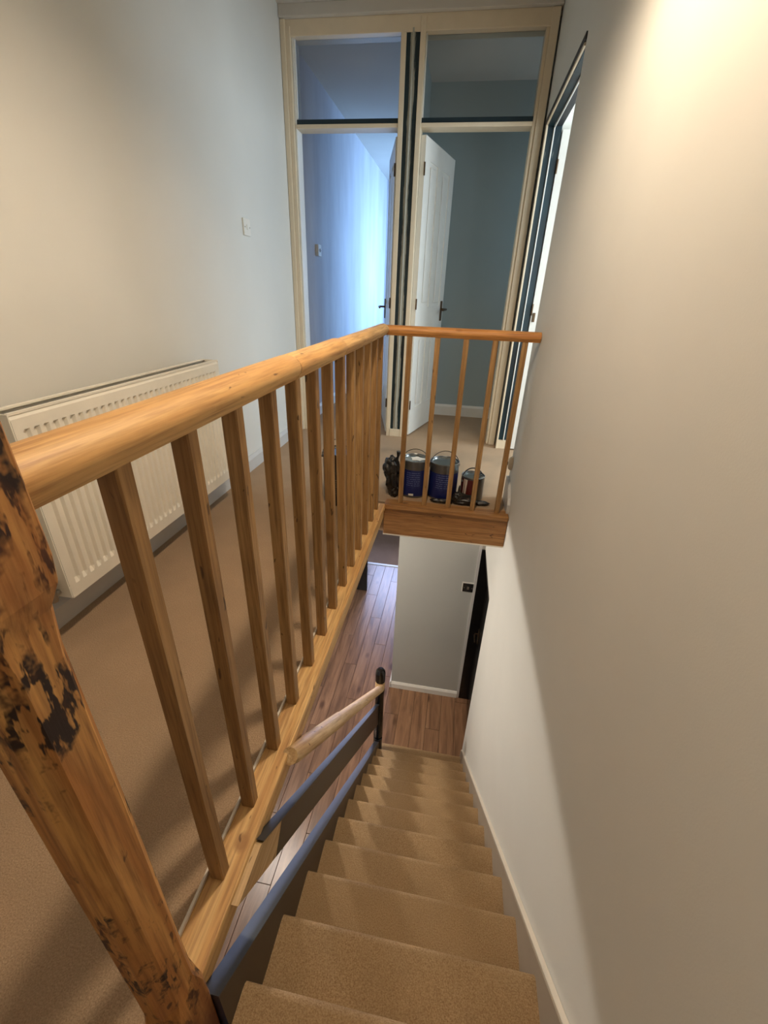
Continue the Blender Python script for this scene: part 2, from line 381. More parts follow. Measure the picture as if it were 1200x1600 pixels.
# ------------------------------------------------------------------ panelled doors
def panel_door(name, hinge, ang, width, height, label, mat='white', z0=0.012, face=1, handle_mat='bronze', hinges=True):
    """leaf built along local +x from the hinge, turned about z; raised mouldings on both faces"""
    root = thing(name, (hinge[0], hinge[1], z0), label, 'door', kind='structure')
    th = .036; ca, sa = math.cos(ang), math.sin(ang)
    def fin(nm, bm, mt, par, smooth=False):
        for v in bm.verts:
            x, y = v.co.x, v.co.y
            v.co = Vector((hinge[0]+x*ca-y*sa, hinge[1]+x*sa+y*ca, v.co.z+z0))
        return obj(nm, bm, mt, par, smooth)
    st = .105; wi = (width-3*st)/2; rows = [(.22, .80), (1.02, height-.12)]
    bm = bmesh.new()
    box(bm, 0, width, -th/2+.008, th/2-.008, 0, height)
    for s in (-1, 1):
        y0, y1 = (th/2-.008, th/2) if s > 0 else (-th/2, -th/2+.008)
        for a in (0, st+wi, 2*(st+wi)): box(bm, a, a+st, y0, y1, 0, height)
        for z_0, z_1 in ((0, rows[0][0]), (rows[0][1], rows[1][0]), (rows[1][1], height)):
            for a in (st, 2*st+wi): box(bm, a, a+wi, y0, y1, z_0, z_1)
    leaf = fin('leaf', bm, mat, root)
    for a in (st, 2*st+wi):
        for z_0, z_1 in rows:
            bm = bmesh.new()
            for s in (-1, 1):
                b0, b1 = (th/2-.008, th/2-.001) if s > 0 else (-th/2+.001, -th/2+.008)
                box(bm, a+.028, a+wi-.028, b0, b1, z_0+.028, z_1-.028, .005)
            fin('panel', bm, mat, root)
    for s in (-1, 1):
        bm = bmesh.new(); hy = s*(th/2+.004)
        box(bm, width-.075, width-.035, min(hy-.004, hy+.004), max(hy-.004, hy+.004), .90, 1.06, .003)
        pl = fin('handle_plate', bm, handle_mat, root)
        bm = bmesh.new()
        tube(bm, [(width-.055, hy, .995), (width-.055, hy+s*.045, .995), (width-.07, hy+s*.052, .995), (width-.165, hy+s*.052, .99)], .008, 8)
        fin('lever', bm, handle_mat, root, True)
    bm = bmesh.new(); box(bm, width, width+.0015, -.011, .011, .93, 1.03); fin('latch', bm, 'bronze', root)
    if hinges:
        for z in (.22, 1.0, height-.22):
            bm = bmesh.new(); tube(bm, [(0, -face*th/2, z), (0, -face*th/2, z+.075)], .006, 8); fin('hinge', bm, 'bronze', root)
    return root
panel_door('door_1', (-.572, YD+.065), math.radians(103.0), .62, 2.06, 'white panelled door swung open into the blue-lit back room', face=-1)
panel_door('door_2', (-.395, YD+.03), math.radians(74.5), .66, 2.06, 'white panelled door standing open beside the centre post', face=1)
# doorway in the right-hand wall, its half painted lining and the door open inside
rd = thing('trim_2', (XR+.07, 3.09, 0), 'teal and white half-painted lining of the right doorway', 'door frame', kind='structure')
bx('jamb', (XR+.006, XR+.044, 3.575, 3.62, .075, 2.075), 'lining', rd, .002)
bx('stop_bead', (XR+.044, XR+.052, 3.56, 3.575, .075, 2.075), 'white', rd, .002)
bx('jamb', (XR+.052, XR+.094, 3.575, 3.62, .075, 2.075), 'lining', rd, .002)
bx('edge_bead', (XR-.004, XR+.008, 3.565, 3.602, 0, 2.085), 'cream', rd, .002)
bx('plinth', (XR+.006, XR+.094, 3.57, 3.62, 0, .075), 'cream', rd, .003)
bx('head', (XR+.006, XR+.044, 2.575, 3.575, 2.072, 2.106), 'lining', rd, .002)
bx('head', (XR+.052, XR+.094, 2.575, 3.575, 2.072, 2.106), 'charcoal', rd, .002)
bx('stop_bead', (XR+.044, XR+.052, 2.575, 3.575, 2.06, 2.072), 'white', rd, .002)
bx('edge_bead', (XR-.004, XR+.008, 2.6, 3.57, 2.074, 2.086), 'cream', rd, .002)
bx('shadow_gap', (XR-.006, XR+.004, 2.578, 3.6, 2.086, 2.112), 'charcoal', rd, .002)
bx('shadow_gap', (XR-.006, XR+.004, 3.602, 3.616, 0.03, 2.112), 'charcoal', rd, .002)  # dark strips stand in for the shadow gap along the cream edge
bx('jamb', (XR+.006, XR+.097, 2.555, 2.575, 0, 2.106), 'charcoal', rd, .002)
panel_door('door_3', (XR+.099, 3.578), math.radians(-1), .80, 2.04, 'bright white door open inside the right-hand doorway', face=1)
bm = bmesh.new(); box(bm, XR+.108, XR+.126, 3.549, 3.559, .97, 1.03, .003); obj('strike_plate', bm, 'bronze', rd)
# round fitting low on the right wall
bm = bmesh.new()
lathe(bm, 0, 0, [(.028, 0), (.028, .012), (.022, .022), (.010, .026), (.0, .026)], 20)
for v in bm.verts: v.co = Vector((XR-v.co.z, 2.53+v.co.x, .245+v.co.y*1.5))
cf = obj('cable_outlet', bm, 'cream', smooth=True, label='small cream rounded outlet low on right wall by doorway', cat='outlet')
bm = bmesh.new(); box(bm, XR-.029, XR-.0255, 2.524, 2.536, .236, .254, .001); obj('outlet_slot', bm, 'charcoal', cf)

# ------------------------------------------------------------------ staircase
NY, NZ, GO, RI = .336, -.217, .186, .187
XS0, XS1 = -.316, .356
stair = thing('staircase', (.02, 1.3, ZL), 'steep straight staircase with tan carpet running down beside the wall', 'staircase')
def step_profile(n_y, n_z, back, drop):
    r = .017; p = [(n_y-back, n_z)]
    for a in range(6):
        t = math.pi/2 - a*math.pi/5
        p.append((n_y-r+r*math.cos(t), n_z-r+r*math.sin(t)))
    p += [(n_y-.028, n_z-2*r-.004), (n_y-.028, n_z-drop), (n_y-back, n_z-drop)]
    return p
first = None
for i in range(12):
    if first is None:
        bm = bmesh.new(); prism(bm, step_profile(NY, NZ, GO+.03, RI), 'x', XS0, XS1)
        first = obj('step', bm, 'staircarpet', stair, True)
    else:
        s = first.copy(); C.objects.link(s); s.parent = stair
        s.location = first.location + Vector((0, GO*i, -RI*i))
bm = bmesh.new(); prism(bm, step_profile(NY-GO, 0.003, .05, -NZ), 'x', XS0-.03, XS1)
obj('top_nosing', bm, 'staircarpet', stair, True)
# open-side string: dark painted board, bluish daylight glare put into the top edge's colour
def pitched(name, y0, y1, z_at, h, x0, x1, mat, parent, zmax=None, k=-1.02):
    """board parallel to the pitch: top edge z_at(y), depth h"""
    pts = [(y0, z_at(y0)), (y1, z_at(y1)), (y1, z_at(y1)-h), (y0, z_at(y0)-h)]
    bm = bmesh.new(); prism(bm, pts, 'x', x0, x1); return obj(name, bm, mat, parent)
M['taupe'] = m_plain('taupe_string_paint', sr(158, 146, 130), 0.5)
M['string'] = m_plain('dark_umber_gloss', sr(50, 42, 37), 0.4)
M['glare_top'] = m_plain('string_paint_blue_glare', sr(56, 60, 66), 0.38)  # dark gloss paint, tinted with the blue glare it reflects
zs = lambda y: -.071-1.034*(y-.284)
pitched('string_board', .262, 2.30, lambda y: zs(y)-.006, .34, XS0-.034, XS0+.001, 'string', stair)
pitched('string_glare_top', .262, 2.30, zs, .006, XS0-.036, XS0+.001, 'glare_top', stair)
zw = lambda y: -.222-1.0*(y-.391)
pitched('wall_string', .1, 2.42, zw, .22, XS1, XR-.001, 'taupe', stair)
pitched('string_bead', .1, 2.42, lambda y: zw(y)+.004, .005, XS1+.004, XR-.001, 'white_strip', stair)

# lower banister: black newel, pine pole, painted guard board
ban = thing('stair_banister', (-.33, 2.31, ZL), 'stair banister with black turned newel and stripped pine pole', 'banister')
bm = bmesh.new()
prof = [(.036, ZL), (.036, -2.12), (.030, -2.115), (.030, -2.10), (.037, -2.09), (.036, -1.9), (.033, -1.66), (.034, -1.60), (.037, -1.59), (.037, -1.56)]
lathe(bm, -.33, 2.31, prof, 24, True, True); obj('newel_post', bm, 'black', ban, True)
bm = bmesh.new()
lathe(bm, -.33, 2.31, [(.034, -1.56), (.036, -1.55), (.036, -1.485), (.034, -1.475)], 24, True, True); obj('newel_block', bm, 'raw_y', ban, True)
bm = bmesh.new()
lathe(bm, -.33, 2.31, [(.036, -1.475), (.037, -1.46), (.037, -1.40), (.034, -1.375), (.022, -1.358), (.0, -1.354)], 24, True); obj('newel_cap', bm, 'black', ban, True)
bm = bmesh.new()
P0, P1 = Vector((-.338, .70, .002)), Vector((-.315, 2.29, -1.527))
Lp = (P1-P0).length
tube(bm, [(0, t*Lp, 0) for t in (0, .02, .3, .31, .6, .97, 1)], .03, 14, rr=[.022, .027, .029, .026, .027, .028, .024])
po = obj('pole_handrail', bm, 'raw_y', ban, True, origin=(0, 0, 0))
po.location = P0 - wloc(ban); po.rotation_euler = Vector((0, 1, 0)).rotation_difference((P1-P0).normalized()).to_euler()
zb = lambda y: -.069-.952*(y-.565)
zbb = lambda y: -.138-1.009*(y-.51)
bm = bmesh.new()
prism(bm, [(.60, zb(.60)), (2.29, zb(2.29)), (2.29, zbb(2.29)), (.545, zbb(.545)), (.575, zbb(.575)+.07)], 'x', -.350, -.328)
gb = obj('guard_board', bm, 'string', ban, label='dark painted guard board')
bm = bmesh.new(); prism(bm, [(.50, zb(.50)+.002), (2.29, zb(2.29)+.004), (2.29, zb(2.29)), (.50, zb(.50)-.002)], 'x', -.352, -.326)
obj('board_top', bm, 'glare_top', gb)  # glare tint again, along the guard board's top edge
bm = bmesh.new()
prism(bm, [(.49, -.006), (.60, zb(.60)), (.575, zbb(.575)+.07), (.545, zbb(.545)), (.378, -.006)], 'x', -.350, -.3285)
obj('bare_board_end', bm, 'raw_y', ban, label='bare pale wood where the paint is stripped')

# ------------------------------------------------------------------ landing balustrade
bal = thing('landing_balustrade', (-.39, 1.3, 0), 'honey pine balustrade guarding the stairwell', 'balustrade')
# newel: chamfered square post
def post(bm, x0, x1, y0, y1, levels):
    rings = []
    for z, c, g in levels:
        a, b, d, e = x0-g, x1+g, y0-g, y1+g
        rings.append([bm.verts.new(p) for p in [(a+c, d, z), (b-c, d, z), (b, d+c, z), (b, e-c, z), (b-c, e, z), (a+c, e, z), (a, e-c, z), (a, d+c, z)]])
    for A, B in zip(rings, rings[1:]):
        for j in range(8): bm.faces.new((A[j], A[(j+1) % 8], B[(j+1) % 8], B[j]))
    bm.faces.new(rings[0][::-1]); bm.faces.new(rings[-1])
bm = bmesh.new()
post(bm, -.394, -.331, .188, .263, [(-.42, .026, -.012), (-.38, .022, -.002), (-.30, .012, .003), (-.05, .008, .003), (.04, .008, .002), (.10, .018, 0), (.16, .019, 0), (.55, .018, 0), (.82, .017, -.001), (.872, .013, .0), (.893, .006, .004), (.918, .005, .005), (1.13, .005, .003), (1.15, .012, 0)])
nw = obj('newel_post', bm, 'newel', bal)
bm = bmesh.new(); post(bm, -.399, -.326, .183, .268, [(1.15, .006, 0), (1.165, .006, .006), (1.18, .01, 0), (1.20, .03, -.02)])
obj('newel_cap', bm, 'newel', nw)
# hand rails (mopstick section)
def rail_prof(w, h, z0):
    p = [(-w*.30, z0), (w*.30, z0)]
    for a in range(-3, 10):
        t = math.radians(-42 + (a+3)*22)
        p.append((w/2*math.cos(t), z0+h*.5+h*.5*math.sin(t)))
    return p
rx = -.397
def rail_y(y0, y1, j, w=.074, h=.054, dx=0):
    bm = bmesh.new()
    n = max(2, int((y1-y0)/.06)); prof = rail_prof(w, h, .938); rings = []
    yy = [y0, y0+.005] + [y0+(y1-y0)*i/n for i in range(1, n)] + [y1-.005, y1]
    for i, y in enumerate(yy):
        e = .004 if i in (0, len(yy)-1) else 0
        wob = .0012*math.sin(y*9+j)
        rings.append([bm.verts.new((rx+dx+px*(1-e*14)+wob, y, pz-e*.6+wob*.6)) for px, pz in prof])
    q = len(prof)
    for A, B in zip(rings, rings[1:]):
        for i in range(q): bm.faces.new((A[i], A[(i+1) % q], B[(i+1) % q], B[i]))
    bm.faces.new(rings[0][::-1]); bm.faces.new(rings[-1])
    return obj('handrail', bm, 'pine_y', bal, True)
rail_y(.258, 1.009, 0); rail_y(1.0125, 1.444, 1, dx=.001); 
def rail_corner():
    bm = bmesh.new(); prof = rail_prof(.07, .05, .937); rings = []
    for y in (1.4475, 1.46, 1.8, 2.1):
        rings.append([bm.verts.new((rx+px*(.97 if y < 1.45 else 1), y, pz)) for px, pz in prof])
    rings.append([bm.verts.new((rx+px, 2.342-px*.96, pz)) for px, pz in prof])
    q = len(prof)
    for A, B in zip(rings, rings[1:]):
        for i in range(q): bm.faces.new((A[i], A[(i+1) % q], B[(i+1) % q], B[i]))
    bm.faces.new(rings[0][::-1]); bm.faces.new(rings[-1])
    obj('handrail', bm, 'pine_y', bal, True)
    bm = bmesh.new(); prof = rail_prof(.062, .047, .935); rings = []
    rings.append([bm.verts.new((rx+.0025+px, 2.342-px*.96, pz)) for px, pz in prof])
    for x in (-.2, 0, .2, XR-.002):
        rings.append([bm.verts.new((x, 2.342-px, pz)) for px, pz in prof])
    for A, B in zip(rings, rings[1:]):
        for i in range(q): bm.faces.new((A[i], A[(i+1) % q], B[(i+1) % q], B[i]))
    bm.faces.new(rings[0][::-1]); bm.faces.new(rings[-1])
    obj('handrail', bm, 'pine_x', bal, True)
rail_corner()
for yj in (1.009, 1.444):
    bm = bmesh.new(); prism(bm, [(rx+px*.965, pz*1.0-.0008) for px, pz in rail_prof(.073, .053, .938)], 'y', yj, yj+.0035)
    obj('joint_line', bm, 'joint', bal)  # dark inset paints the shaded gap between rail lengths
# balusters
b0 = None
for i in range(1, 14):
    y = .258+.15*i
    if b0 is None:
        bm = bmesh.new(); box(bm, XB-.031, XB, y, y+.028, .004, .945, .0025, 1)
        b0 = obj('baluster', bm, 'pine_z', bal)
    else:
        b = b0.copy(); C.objects.link(b); b.parent = bal
        b.location = b0.location + Vector((random.uniform(-.001, .001), .15*(i-1)+random.uniform(-.003, .003), 0))
        b.rotation_euler = (random.uniform(-.002, .002), random.uniform(-.002, .002), random.uniform(-.05, .05))
f0 = None
for i in range(5):
    x1 = -.246+.1413*i
    if f0 is None:
        bm = bmesh.new(); box(bm, x1-.027, x1, 2.325, 2.352, .004, .945, .0025, 1)
        f0 = obj('baluster', bm, 'pine_z', bal)
    else:
        b = f0.copy(); C.objects.link(b); b.parent = bal
        b.location = f0.location + Vector((.1413*i, 0, 0)); b.rotation_euler = (0, 0, random.uniform(-.06, .06))
# base rails, fascia, beam
def plank_y(name, x0, x1, y0, y1, z0, z1, mat, bev=.004, parent=bal):
    bm = bmesh.new(); box(bm, x0, x1, y0, y1, z0, z1, bev); return obj(name, bm, mat, parent)
plank_y('base_rail', -.413, -.344, .262, 2.30, -.028, .006, 'pine_y')
plank_y('fascia_board', -.365, -.352, .27, 2.30, -.085, -.026, 'pine_y', .002)
bx('edge_bead', (-.418, -.412, .266, 2.29, .0, .014), 'white_strip', bal, .001)
plank_y('base_rail', -.352, XR-.002, 2.285, 2.375, -.022, .006, 'beam', .004)
plank_y('landing_beam', -.352, XR-.002, 2.299, 2.335, -.197, -.021, 'beam', .003)
bx('edge_bead', (-.352, XR-.004, 2.297, 2.312, -.204, -.196), 'white_strip', bal, .001)

# ------------------------------------------------------------------ radiator on the left wall
rad = thing('panel_radiator', (-1.25, 1.55, .165), 'white ribbed panel radiator on the left wall', 'radiator')
RY0, RY1, RZ0, RZ1, RX = .99, 2.12, .168, .790, -1.20
def fluted(x, sgn):
    """pressed steel panel: flat margins, vertical channels running between"""
    bm = bmesh.new(); nch = 33; pitch = (RY1-RY0-.05)/nch
    ys = [(RY0, 0, 0), (RY0+.022, 0, 0)]
    for c in range(nch):
        a = RY0+.025+c*pitch
        ys += [(a+.001, 0, 0), (a+pitch*.20, 1, 0), (a+pitch*.52, 1, 0), (a+pitch*.72, 0, 0)]
    ys += [(RY1-.022, 0, 0), (RY1, 0, 0)]
    zs_ = [(RZ0, 0), (RZ0+.045, 0), (RZ0+.062, 1), (RZ1-.052, 1), (RZ1-.045, 0), (RZ1-.012, 0), (RZ1, .6)]
    rows = []
    for z, d in zs_:
        rows.append([bm.verts.new((x-sgn*.009*((d if d == 1 else 0)*q) - sgn*(.006 if d == .6 else 0), y, z)) for y, q, _ in ys])
    for A, B in zip(rows, rows[1:]):
        for j in range(len(ys)-1): bm.faces.new((A[j], A[j+1], B[j+1], B[j]))
    return bm
obj('front_panel', fluted(RX, 1), 'rad', rad)
obj('rear_panel', fluted(RX-.075, 1), 'rad', rad)
boxes('side_panel', [(RX-.085, RX-.001, RY0-.004, RY0, RZ0+.004, RZ1+.004)], 'rad', rad)
boxes('side_panel', [(RX-.085, RX-.001, RY1, RY1+.004, RZ0+.004, RZ1+.004)], 'rad', rad)
gb_ = [(RX-.083, RX-.068, RY0, RY1, RZ1, RZ1+.006), (RX-.012, RX-.002, RY0, RY1, RZ1-.001, RZ1+.006)]
boxes('top_grille', gb_, 'rad', rad)
bx('gap_shade', (RX-.069, RX-.011, RY0+.002, RY1-.002, RZ1-.012, RZ1-.006), 'greymetal', rad)  # grey sheet stands in for the shaded gap between the panels
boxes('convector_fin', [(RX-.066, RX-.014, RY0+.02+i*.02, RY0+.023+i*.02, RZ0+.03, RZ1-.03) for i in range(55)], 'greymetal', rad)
for y in (RY0-.03, RY1+.03):
    bm = bmesh.new()
    tube(bm, [(XL+.004, y, .188), (RX-.045, y, .188)], .0075, 10)
    lathe(bm, RX-.045, y, [(.012, .17), (.014, .175), (.014, .215), (.018, .218), (.018, .25), (.014, .258), (0, .258)], 16)
    tube(bm, [(RX-.045, y, .192), (RX-.045, y+(.035 if y < 1.5 else -.035), .192)], .010, 10)
    obj('valve', bm, 'chrome', rad, True)
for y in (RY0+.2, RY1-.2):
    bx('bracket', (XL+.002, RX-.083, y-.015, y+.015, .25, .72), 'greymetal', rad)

# ------------------------------------------------------------------ switches
def plate(name, axis, c, w, h, t, mat, label, cat, rock_mat, nudge=.004):
    """square plate on a wall; axis '+x' faces +x, '-y' faces -y"""
    def B(u0, u1, z0, z1, d0, d1, bev):
        bm = bmesh.new()
        if axis == '+x': box(bm, c[0]+d0, c[0]+d1, c[1]+u0, c[1]+u1, c[2]+z0, c[2]+z1, bev)
        else: box(bm, c[0]+u0, c[0]+u1, c[1]-d1, c[1]-d0, c[2]+z0, c[2]+z1, bev)
        return bm
    r = obj(name, B(-w/2, w/2, -h/2, h/2, 0, t, .003), mat, label=label, cat=cat, group='light switches on the walls')
    obj('rocker', B(-.009, .009, -.014, .014, t, t+nudge, .002), rock_mat, r)
    for u in (-w*.36, w*.36):
        obj('screw', B(u-.003, u+.003, -.003, .003, t, t+.0012, 0), 'greymetal', r)
    return r
plate('light_switch', '+x', (XL, 2.90, 1.443), .088, .088, .011, 'plastic', 'white light switch on the landing wall left of the frame', 'switch', 'plastic')
plate('light_switch', '+x', (XL, 4.30, 1.432), .088, .088, .028, 'plastic', 'small white switch on the plaster wall beyond left doorway', 'switch', 'greymetal')

# ------------------------------------------------------------------ lower hall
boxes('floor_hall', [(-1.8, .55, .3, 5.28, ZL-.06, ZL-.004)], 'underlay', label='dark bed under the hall floor boards', **ST)
FH = bpy.data.objects['floor_hall']
pw, plen = .132, 1.22
protos = {}
ix = 0
x = -1.8
while x < .5:
    y = .3 - (ix*.437 % plen)
    while y < 5.27:
        y0, y1 = max(y, .3), min(y+plen, 5.27)
        if y1-y0 > .05:
            key = round(y1-y0, 3)
            if key not in protos:
                bm = bmesh.new(); box(bm, x+.0012, x+pw-.0012, y0+.0012, y1-.0012, ZL-.006, ZL, .0015, 1)
                protos[key] = obj('plank', bm, 'plank', FH)
            else:
                p = protos[key].copy(); C.objects.link(p); p.parent = FH
                p.location = Vector((x+pw/2, (y0+y1)/2, ZL-.006)) - wloc(FH)
        y += plen
    x += pw; ix += 1
bx('floor_carpet', (-1.8, .6, 5.30, 7.6, ZL-.06, ZL+.004), 'hallcarpet', label='brown carpet beyond the hall threshold', **ST)
bm = bmesh.new(); prism(bm, [(5.255, ZL), (5.315, ZL), (5.305, ZL+.008), (5.265, ZL+.008)], 'x', -1.8, -.3)
obj('trim_3', bm, 'white', label='white threshold bar where boards meet brown carpet', **ST)
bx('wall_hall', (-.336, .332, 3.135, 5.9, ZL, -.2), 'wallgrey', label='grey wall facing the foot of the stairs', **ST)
skirting('baseboard_hall', .075, -.34, .326, 3.118, 3.135, ZL, 'white', 'white skirting along the grey wall below', '-y')
skirting('baseboard_hall_side', .085, -.352, -.336, 3.118, 5.25, ZL, 'white', 'white skirting on the return of the grey wall', '-x')
bx('trim_4', (.324, .346, 3.124, 3.15, ZL, -.2), 'skirt', label='pale corner bead beside the black hall door', **ST)
boxes('wall_hall_left', [(-1.9, -1.8, .2, 4.4, ZL, -.2), (-1.9, -1.8, 5.6, 7.6, ZL, -.2), (-1.9, -1.8, 4.4, 5.6, ZL, -1.95), (-1.9, -1.8, 4.4, 5.6, -.6, -.2)], 'wall', label='left wall of the hall below', **ST)
boxes('wall_hall_near', [(-1.9, -.352, .2, .3, ZL, -.2)], 'wall', label='near wall of the hall below', **ST)
boxes('wall_hall_far', [(-1.9, -1.2, 6.65, 6.75, ZL, -.2), (-.3, .6, 6.65, 6.75, ZL, -.2), (-1.2, -.3, 6.65, 6.75, ZL, ZL+.75), (-1.2, -.3, 6.65, 6.75, ZL+1.95, -.2)], 'wall', label='far wall of the hall below', **ST)
boxes('wall_hall_end', [(XR+.1, XR+.2, 2.3, 3.3, ZL, -.2)], 'black', label='dark wall behind the black hall door', **ST)
# black door in the stair wall
bd = thing('door_4', (XR+.05, 2.82, ZL), 'black painted door and frame at the foot of the stairs', 'door', kind='structure')
bx('jamb', (.346, XR+.1, 3.122, 3.15, ZL, -.726), 'black', bd, .002)
bx('jamb', (XR+.01, XR+.1, 2.462, 2.485, ZL, -.726), 'black', bd, .002)
bx('head', (XR-.002, XR+.1, 2.482, 3.13, -.745, -.724), 'black', bd, .002)
bx('leaf', (XR+.055, XR+.095, 2.487, 3.12, ZL+.006, -.747), 'black', bd, .002)
for a, b in ((2.56, 2.77), (2.84, 3.05)):
    for c, d in ((ZL+.2, ZL+.78), (ZL+1.0, ZL+1.6)):
        bx('panel', (XR+.05, XR+.056, a, b, c, d), 'black', bd, .004)
hp = bx('handle_plate', (XR+.048, XR+.055, 3.045, 3.085, ZL+.80, ZL+.95), 'bronze', bd, .003)
bm = bmesh.new(); tube(bm, [(XR+.05, 3.065, ZL+.9), (XR+.022, 3.065, ZL+.9), (XR+.016, 3.05, ZL+.9), (XR+.016, 2.96, ZL+.895)], .006, 8); obj('lever', bm, 'bronze', hp, True)
# black hall switch with pale surround
sw = plate('light_switch', '-y', (.281, 3.135, -1.12), .092, .086, .010, 'black', 'black light switch on the grey wall beside black door', 'switch', 'chrome')
bx('surround', (.228, .328, 3.131, 3.135, -1.168, -1.066), 'plastic', sw, .001)
# black door leaf at the far left of the hall
d5 = thing('door_5', (-1.0, 4.64, ZL), 'black door standing open at the far end of hall', 'door', kind='structure')
bx('leaf', (-1.62, -.895, 4.62, 4.66, ZL+.006, -.47), 'black', d5, .003)
for a, b in ((-1.52, -1.31), (-1.21, -1.0)):
    for c, d in ((ZL+.2, ZL+.78), (ZL+1.0, ZL+1.75)):
        bx('panel', (a, b, 4.614, 4.622, c, d), 'black', d5, .004)
bx('latch_plate', (-.8955, -.8925, 4.628, 4.652, ZL+.92, ZL+1.07), 'chrome', d5, .001)
for z in (ZL+.32, ZL+.45): bx('latch_plate', (-.8955, -.8925, 4.63, 4.65, z, z+.07), 'chrome', d5, .001)

# ------------------------------------------------------------------ lamps
kb = NT('glowing_bulb', .4); kb.b.inputs['Emission Color'].default_value = (1, .78, .5, 1); kb.b.inputs['Emission Strength'].default_value = 4
kb.col((1, .9, .75, 1)); M['bulb'] = kb.m
M['shade'] = m_plain('brown_metal_shade', sr(110, 96, 80), 0.5)
def pendant(loc, ztop, power, radius, R, depth, color, label):
    x, y, z = loc
    p = thing('pendant_lamp', (x, y, z-depth), label, 'lamp')
    bm = bmesh.new()
    lathe(bm, x, y, [(R, z-depth), (R*.97, z+.02), (R*.7, z+.10), (R*.25, z+.14), (.02, z+.15), (.02, z+.147), (R*.24, z+.137), (R*.68, z+.096), (R*.95, z+.018), (R*.985, z-depth)], 40, False)
    obj('lamp_shade', bm, 'shade', p, True)
    bm = bmesh.new(); tube(bm, [(x, y, z+.148), (x, y, ztop)], .004, 8); obj('flex', bm, 'plastic', p, True)
    bm = bmesh.new(); lathe(bm, x, y, [(.05, ztop-.03), (.05, ztop-.012), (.03, ztop)], 20, True, True); obj('ceiling_rose', bm, 'plastic', p, True)
    bm = bmesh.new(); lathe(bm, x, y, [(.016, z+.146), (.018, z+.10), (.016, z+.075)], 16, True, True); obj('bulb_holder', bm, 'plastic', p, True)
    l = bpy.data.lights.new('bulb_light', 'POINT'); l.energy = power; l.color = color; l.shadow_soft_size = radius
    o = bpy.data.objects.new('bulb_light', l); C.objects.link(o); o.parent = p; o.location = (0, 0, depth)
    return p
pendant((-.12, 1.1, 2.22), ZC, 37, .05, .16, .08, (1, .83, .63), 'dome pendant lamp hanging over the stairwell')
# bare bulb pendant under the landing, lighting the hall and the foot of the stairs
hl = thing('hall_pendant_lamp', (-1.34, 2.3, -.41), 'bare bulb pendant hanging in the hall below', 'lamp')
bm = bmesh.new(); lathe(bm, -1.34, 2.3, [(.05, -.225), (.055, -.2)], 28, True, True); obj('ceiling_rose', bm, 'plastic', hl, True)
bm = bmesh.new(); tube(bm, [(-1.34, 2.3, -.222), (-1.34, 2.3, -.31)], .004, 8); obj('flex', bm, 'plastic', hl, True)
bm = bmesh.new(); lathe(bm, -1.34, 2.3, [(.018, -.345), (.020, -.30), (.012, -.28)], 16, True, True); obj('bulb_holder', bm, 'plastic', hl, True)
l = bpy.data.lights.new('hall_bulb', 'POINT'); l.energy = 33; l.color = (1, .93, .84); l.shadow_soft_size = .05
o = bpy.data.objects.new('hall_bulb', l); C.objects.link(o); o.parent = hl; o.location = (0, 0, .03)

# ------------------------------------------------------------------ paint tins and bags on the landing
M['tin'] = m_plain('grey_tin_metal', sr(120, 122, 122), 0.3, 0.7)
M['lid'] = m_plain('dull_tin_lid', sr(140, 146, 146), 0.22, 0.8)
M['wire'] = m_plain('dark_wire', sr(54, 48, 42), 0.4, 0.6)
def m_label(name, base, txt, rows=34.0, lo=.60):
    k = NT(name, .35); tc = k.n('ShaderNodeTexCoord'); sp = k.n('ShaderNodeSeparateXYZ'); k.l(tc.outputs['Object'], sp.inputs[0])
    at = k.n('ShaderNodeMath', operation='ARCTAN2'); k.l(sp.outputs[0], at.inputs[0])
    ng = k.n('ShaderNodeMath', operation='MULTIPLY'); ng.inputs[1].default_value = -1; k.l(sp.outputs[1], ng.inputs[0]); k.l(ng.outputs[0], at.inputs[1])
    # rows of small print: bands in z, broken up along the circumference
    mz = k.n('ShaderNodeMath', operation='MULTIPLY'); mz.inputs[1].default_value = rows*2*math.pi*2.2; k.l(sp.outputs[2], mz.inputs[0])
    sn = k.n('ShaderNodeMath', operation='SINE'); k.l(mz.outputs[0], sn.inputs[0])
    r1 = k.ramp(sn.outputs[0], [(.45, (0, 0, 0)), (.6, (1, 1, 1))])
    cv = k.n('ShaderNodeCombineXYZ'); k.l(at.outputs[0], cv.inputs[0])
    fl = k.n('ShaderNodeMath', operation='MULTIPLY'); fl.inputs[1].default_value = rows*2.2; k.l(sp.outputs[2], fl.inputs[0])
    fr_ = k.n('ShaderNodeMath', operation='FLOOR'); k.l(fl.outputs[0], fr_.inputs[0]); k.l(fr_.outputs[0], cv.inputs[1])
    nn = k.noise(cv.outputs[0], 9.0, 2); r2 = k.ramp(nn, [(.42, (0, 0, 0)), (.5, (1, 1, 1))])
    ab = k.n('ShaderNodeMath', operation='ABSOLUTE'); k.l(at.outputs[0], ab.inputs[0])
    r3 = k.ramp(ab.outputs[0], [(.50, (1, 1, 1)), (.52, (0, 0, 0))])
    r4 = k.ramp(sp.outputs[2], [(.07, (0, 0, 0)), (.075, (1, 1, 1)), (.17, (1, 1, 1)), (.175, (0, 0, 0))])
    f = k.mix(1.0, r1, r2, 'MULTIPLY'); f = k.mix(1.0, f, r3, 'MULTIPLY'); f = k.mix(1.0, f, r4, 'MULTIPLY')
    f = k.mix(1.0, f, (.45, .45, .45, 1), 'MULTIPLY')
    k.col(k.mix(f, base, txt)); return k.m
M['bluelabel'] = m_label('navy_printed_label', sr(18, 30, 88), sr(130, 144, 190))
k = NT('red_brown_label_with_drips', .4)
nn = k.noise(k.coord((60, 60, 2)), 1.0, 3)
